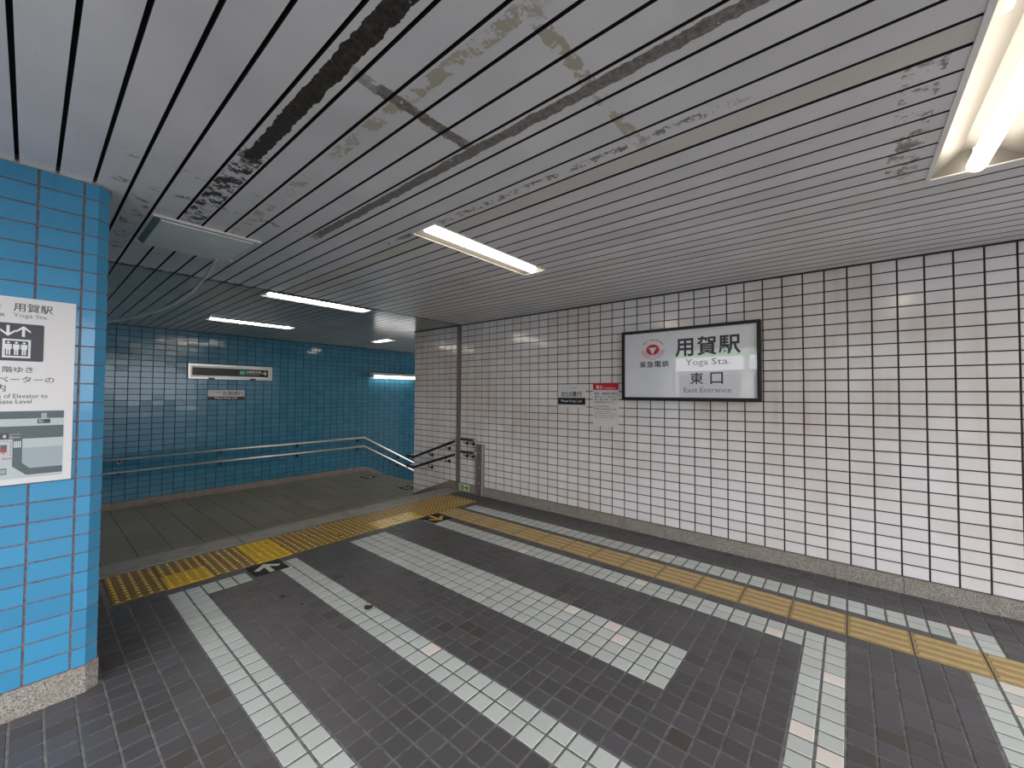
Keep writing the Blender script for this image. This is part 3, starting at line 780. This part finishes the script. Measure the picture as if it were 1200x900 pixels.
for up_, (za, zb, name) in enumerate(((.800, .416, 'upper'), (.612, .243, 'lower'))):
    handrail(f'{name} short steel handrail stub between the wall joint strip and the barrier post', [(xr, 4.18, za), (xr, 4.462, za)], [(xr, 4.27, za), (xr, 4.40, za)], M['dark_steel'], 'stub handrails by the post', endcap=(xr, 4.18, za))
    z1_ = .748 if up_ == 0 else .549
    handrail(f'{name} dark handrail sloping down beside the hidden steps on white tiles', [(xr, 4.61, z1_+.004), (xr, 4.66, z1_-.012), (xr, 5.60, zb-.0), (xr, 5.803, zb), (5.05, 5.803, zb), (7.6, 5.803, zb-1.40)],
             [(xr, 4.80, z1_-.06), (xr, 5.22, z1_-.06-.42*.353)], M['dark_steel'], 'handrails beside the steps')
    zr = .442 if up_ == 0 else .243
    xb = [.918, 2.23, 3.548, 4.875]
    handrail(f'{name} long steel handrail along the blue end wall', [(.26, yr, zr), (5.01, yr, zr), (7.8, yr, zr-1.52)], [(q, yr, zr) for q in xb]+[(5.95, yr, zr-.512)], M['steel'], 'handrails on the blue wall', wall='B')

# ---- recessed ceiling lamps
def lamp(label, x0, x1, y0, y1, tube_mat, depth=.085, tr=.03, off=0.0, group='recessed ceiling lamps', label_plate=False, fl=.012, tz=.03):
    along_y = (y1-y0) > (x1-x0)
    L, Wd = (x1-x0, y1-y0) if not along_y else (y1-y0, x1-x0)
    rot = Matrix.Identity(3) if not along_y else Matrix.Rotation(PI/2, 3, 'Z')
    e = empty('ceiling_light', ((x0+x1)/2, (y0+y1)/2, H), label, 'ceiling light', group, rot)
    a, c = L/2, Wd/2
    b = MB(); b.box(-a, a, -c, -c+fl, -.004, .012); b.box(-a, a, c-fl, c, -.004, .012); b.box(-a, -a+fl, -c+fl, c-fl, -.004, .012); b.box(a-fl, a, -c+fl, c-fl, -.004, .012)
    b.build('trim_frame', M['white_paint'], e)
    k = .30*c
    for sg in (-1, 1):
        b = MB(); b.prism([(sg*(c-fl), -.002), (sg*(c-fl), .012), (sg*k, depth), (sg*k, depth-.006)], -a+fl, a-fl, axes='yzx'); b.build('reflector', M['reflector'], e)
    b = MB(); b.box(-a+fl, a-fl, -k, k, depth-.004, depth+.008); b.build('gear_tray', M['reflector'], e)
    for sg in (-1, 1):
        b = MB(); b.prism([(-c+fl, .0), (c-fl, .0), (k, depth), (-k, depth)], sg*(a-fl)-.003, sg*(a-fl)+.003, axes='yzx'); b.build('end_plate', M['reflector'], e)
    ta = a-.035
    b = MB(); b.tube([(-ta, off, tz), (ta, off, tz)], tr, 14); b.build('lamp_tube', tube_mat, e, smooth=True)
    for sg in (-1, 1):
        b = MB(); b.box(sg*(ta+.008)-.008, sg*(ta+.008)+.008, off-.012, off+.012, tz-.012, depth); b.build('lamp_holder', M['white_paint'], e)
    if label_plate:
        sy = c-fl-.035
        b = MB(); nz = .0
        b.add([(-a+.03, sy+.03, .0125+.000), (-a+.14, sy+.03, .0125), (-a+.14, sy-.012, .0285), (-a+.03, sy-.012, .0285)], [(0, 1, 2, 3)]); b.build('rating_label', M['paper'], e)
    return e
lamp('recessed lamp halfway along the ceiling opposite the framed station sign', *LAMPS[0][1:], M['tube'], tr=.034, tz=.022)
lamp('recessed lamp just past the ceiling joint above the lower passage', *LAMPS[1][1:], M['tube_cool'], tr=.034, tz=.022)
lamp('recessed lamp over the passage close to the blue end wall', *LAMPS[2][1:], M['tube_cool'], tr=.034, tz=.022)
lamp('wide recessed lamp cut by the picture edge above the white wall', *LAMPS[3][1:], M['tube'], depth=.10, tr=.034, label_plate=True, fl=.018, tz=.012)
lamp('short recessed lamp over the stairs beyond the white wall corner', *LAMPS[4][1:], M['tube_cool'], tr=.03, tz=.022)

# ---- tube batten on the end wall over the stairs
e = empty('wall_light', (5.80, YB, 1.866), 'bright tube lamp fixed to the blue end wall over the stairs', 'wall light')
b = MB(); b.prism([(0, .10), (-.09, .095), (-.17, .045), (-.17, .035), (0, .04)], -.62, .62, axes='yzx'); b.build('hood', M['white_paint'], e)
b = MB(); b.tube([(-.58, -.12, .0), (.58, -.12, .0)], .03, 14); b.build('lamp_tube', M['tube_wall'], e, smooth=True)
for sg in (-1, 1):
    b = MB(); b.box(sg*.60-.012, sg*.60+.012, -.14, 0, -.02, .05); b.build('lamp_holder', M['white_paint'], e)

# ---- unlit flat panel and conduit on the ceiling behind the pillar
e = empty('ceiling_panel', (.73, 3.45, H), 'unlit flat grey panel fixed under the ceiling near the blue pillar', 'ceiling panel')
b = MB(); b.add([(-.275, -.305, 0), (.275, -.305, 0), (.275, .305, 0), (-.275, .305, 0), (-.245, -.30, -.022), (.245, -.30, -.022), (.245, .30, -.022), (-.245, .30, -.022)],
                [(0, 1, 5, 4), (1, 2, 6, 5), (2, 3, 7, 6), (3, 0, 4, 7)]); b.build('panel_skirt', M['panel_side'], e)
b = MB(); b.box(-.247, .247, -.302, .302, -.027, -.021); b.build('panel_face', M['panel_grey'], e)
b = MB(); b.box(-.285, .285, -.315, -.303, -.012, 0); b.box(-.285, .285, .303, .315, -.012, 0); b.build('panel_rim', M['white_paint'], e)
P = [(.905, 3.74, 2.512), (.914, 3.84, 2.505), (.92, 4.1, 2.439), (.898, 4.4, 2.361), (.833, 4.7, 2.285), (.746, 5.0, 2.235), (.639, 5.3, 2.201), (.489, 5.6, 2.166), (.27, 5.93, 2.14)]
b = MB(); o0 = Vector(P[0]); b.tube([Vector(p)-o0 for p in P], .012, 8); o = b.build('conduit', M['cable'], smooth=True); o.location = P[0]
tag(o, 'pale grey conduit sagging from the ceiling panel towards the side wall', 'cable')
b = MB(); b.tube([(0, 0, .010), (0, 0, -.006)], .022, 8); b.build('gland', M['white_paint'], o)

# ---- floor stickers
def sticker(label, x0, x1, y0, y1, z, ang, mat, bent=False, group='direction stickers on the floor'):
    S = Sign('floor_sticker', label, 'sticker', 'F', (x0+x1)/2, (y0+y1)/2, z, group=group)
    S.plate('sticker_sheet', x0, x1, y0, y1, .0005, .0025, M['sticker'])
    s_ = (x1-x0)*1.2
    pts = [(-.04, -.34), (.04, -.34), (.04, .10), (.22, -.08), (.30, -.02), (0, .30), (-.30, -.02), (-.22, -.08), (-.04, .10)]
    pts = [(-.06, -.36), (.06, -.36), (.06, .08), (.24, -.09), (.33, .0), (0, .33), (-.33, .0), (-.24, -.09), (-.06, .08)]
    ca, sa = math.cos(ang), math.sin(ang); cx, cy = (x0+x1)/2, (y0+y1)/2
    S.poly('arrow', [(cx+s_*(a*ca-b_*sa), cy+s_*(a*sa+b_*ca)) for a, b_ in pts], .002, .0032, mat)
sticker('square dark sticker with a cream arrow between two pale tile stripes', 1.195, 1.45, 3.655, 3.905, 0, 0, M['sticker_cream'])
sticker('square dark sticker with a yellow arrow at the tan guide path', 2.985, 3.262, 3.632, 3.905, 0, PI, M['sticker_yellow'])
sticker('dark sticker with a cream arrow on the passage floor near the blue wall', 4.60, 4.86, 7.85, 8.12, ZL, -PI/2, M['sticker_cream'])
sticker('dark sticker with a yellow arrow on the passage floor beside the white corner', 4.56, 4.80, 6.39, 6.66, ZL, PI, M['sticker_yellow'])

# ---- shop across the street (it shows mirrored in the station sign)
e = empty('shop_building', (-6.5, 3.0, -.03), 'shop across the street mirrored in the station sign panel', 'building')
def bx(name, x0, x1, y0, y1, z0, z1, m): b = MB(); b.box(x0, x1, y0-3, y1-3, z0, z1); return b.build(name, m, e)
bx('wall', -3, 0, -6, 12, 0, 3.6, M['shop_wall'])
for y0, y1 in ((2.6, 4.72), (.2, 2.42), (-2.2, -.1), (5.0, 7.2)):
    bx('fascia', 0, .12, y0, y1, 2.33, 2.81, M['shop_white']); bx('green_band', 0, .13, y0, y1, 2.81, 2.97, M['shop_green'])
    bx('window', -.1, .03, y0+.1, y1-.1, .5, 2.2, M['glass'])

# ---- small pieces move with the part they sit on (thing > part > sub-part)
NEST = {'emblem_mark': 'emblem_disc', 'emblem_wave': 'emblem_disc', 'emblem_swell': 'emblem_disc', 'emblem_letter': 'emblem_disc', 'pictogram_arrow': 'lift_pictogram', 'lift_cage': 'lift_pictogram',
        'lift_interior': 'lift_pictogram', 'rider_head': 'lift_pictogram', 'rider_body': 'lift_pictogram', 'doorway': 'exit_pictogram', 'running_figure': 'exit_pictogram', 'bolt': 'back_plate', 'lamp_holder': 'lamp_tube', 'latch': 'sign_frame'}
for o in list(COL.objects):
    k = o.name.split('.')[0]; host = NEST.get(k) or ('map_ground' if k.startswith('map_') and k != 'map_ground' else None)
    if host and o.parent:
        for c in o.parent.children:
            if c.name.split('.')[0] == host: o.parent = c; break
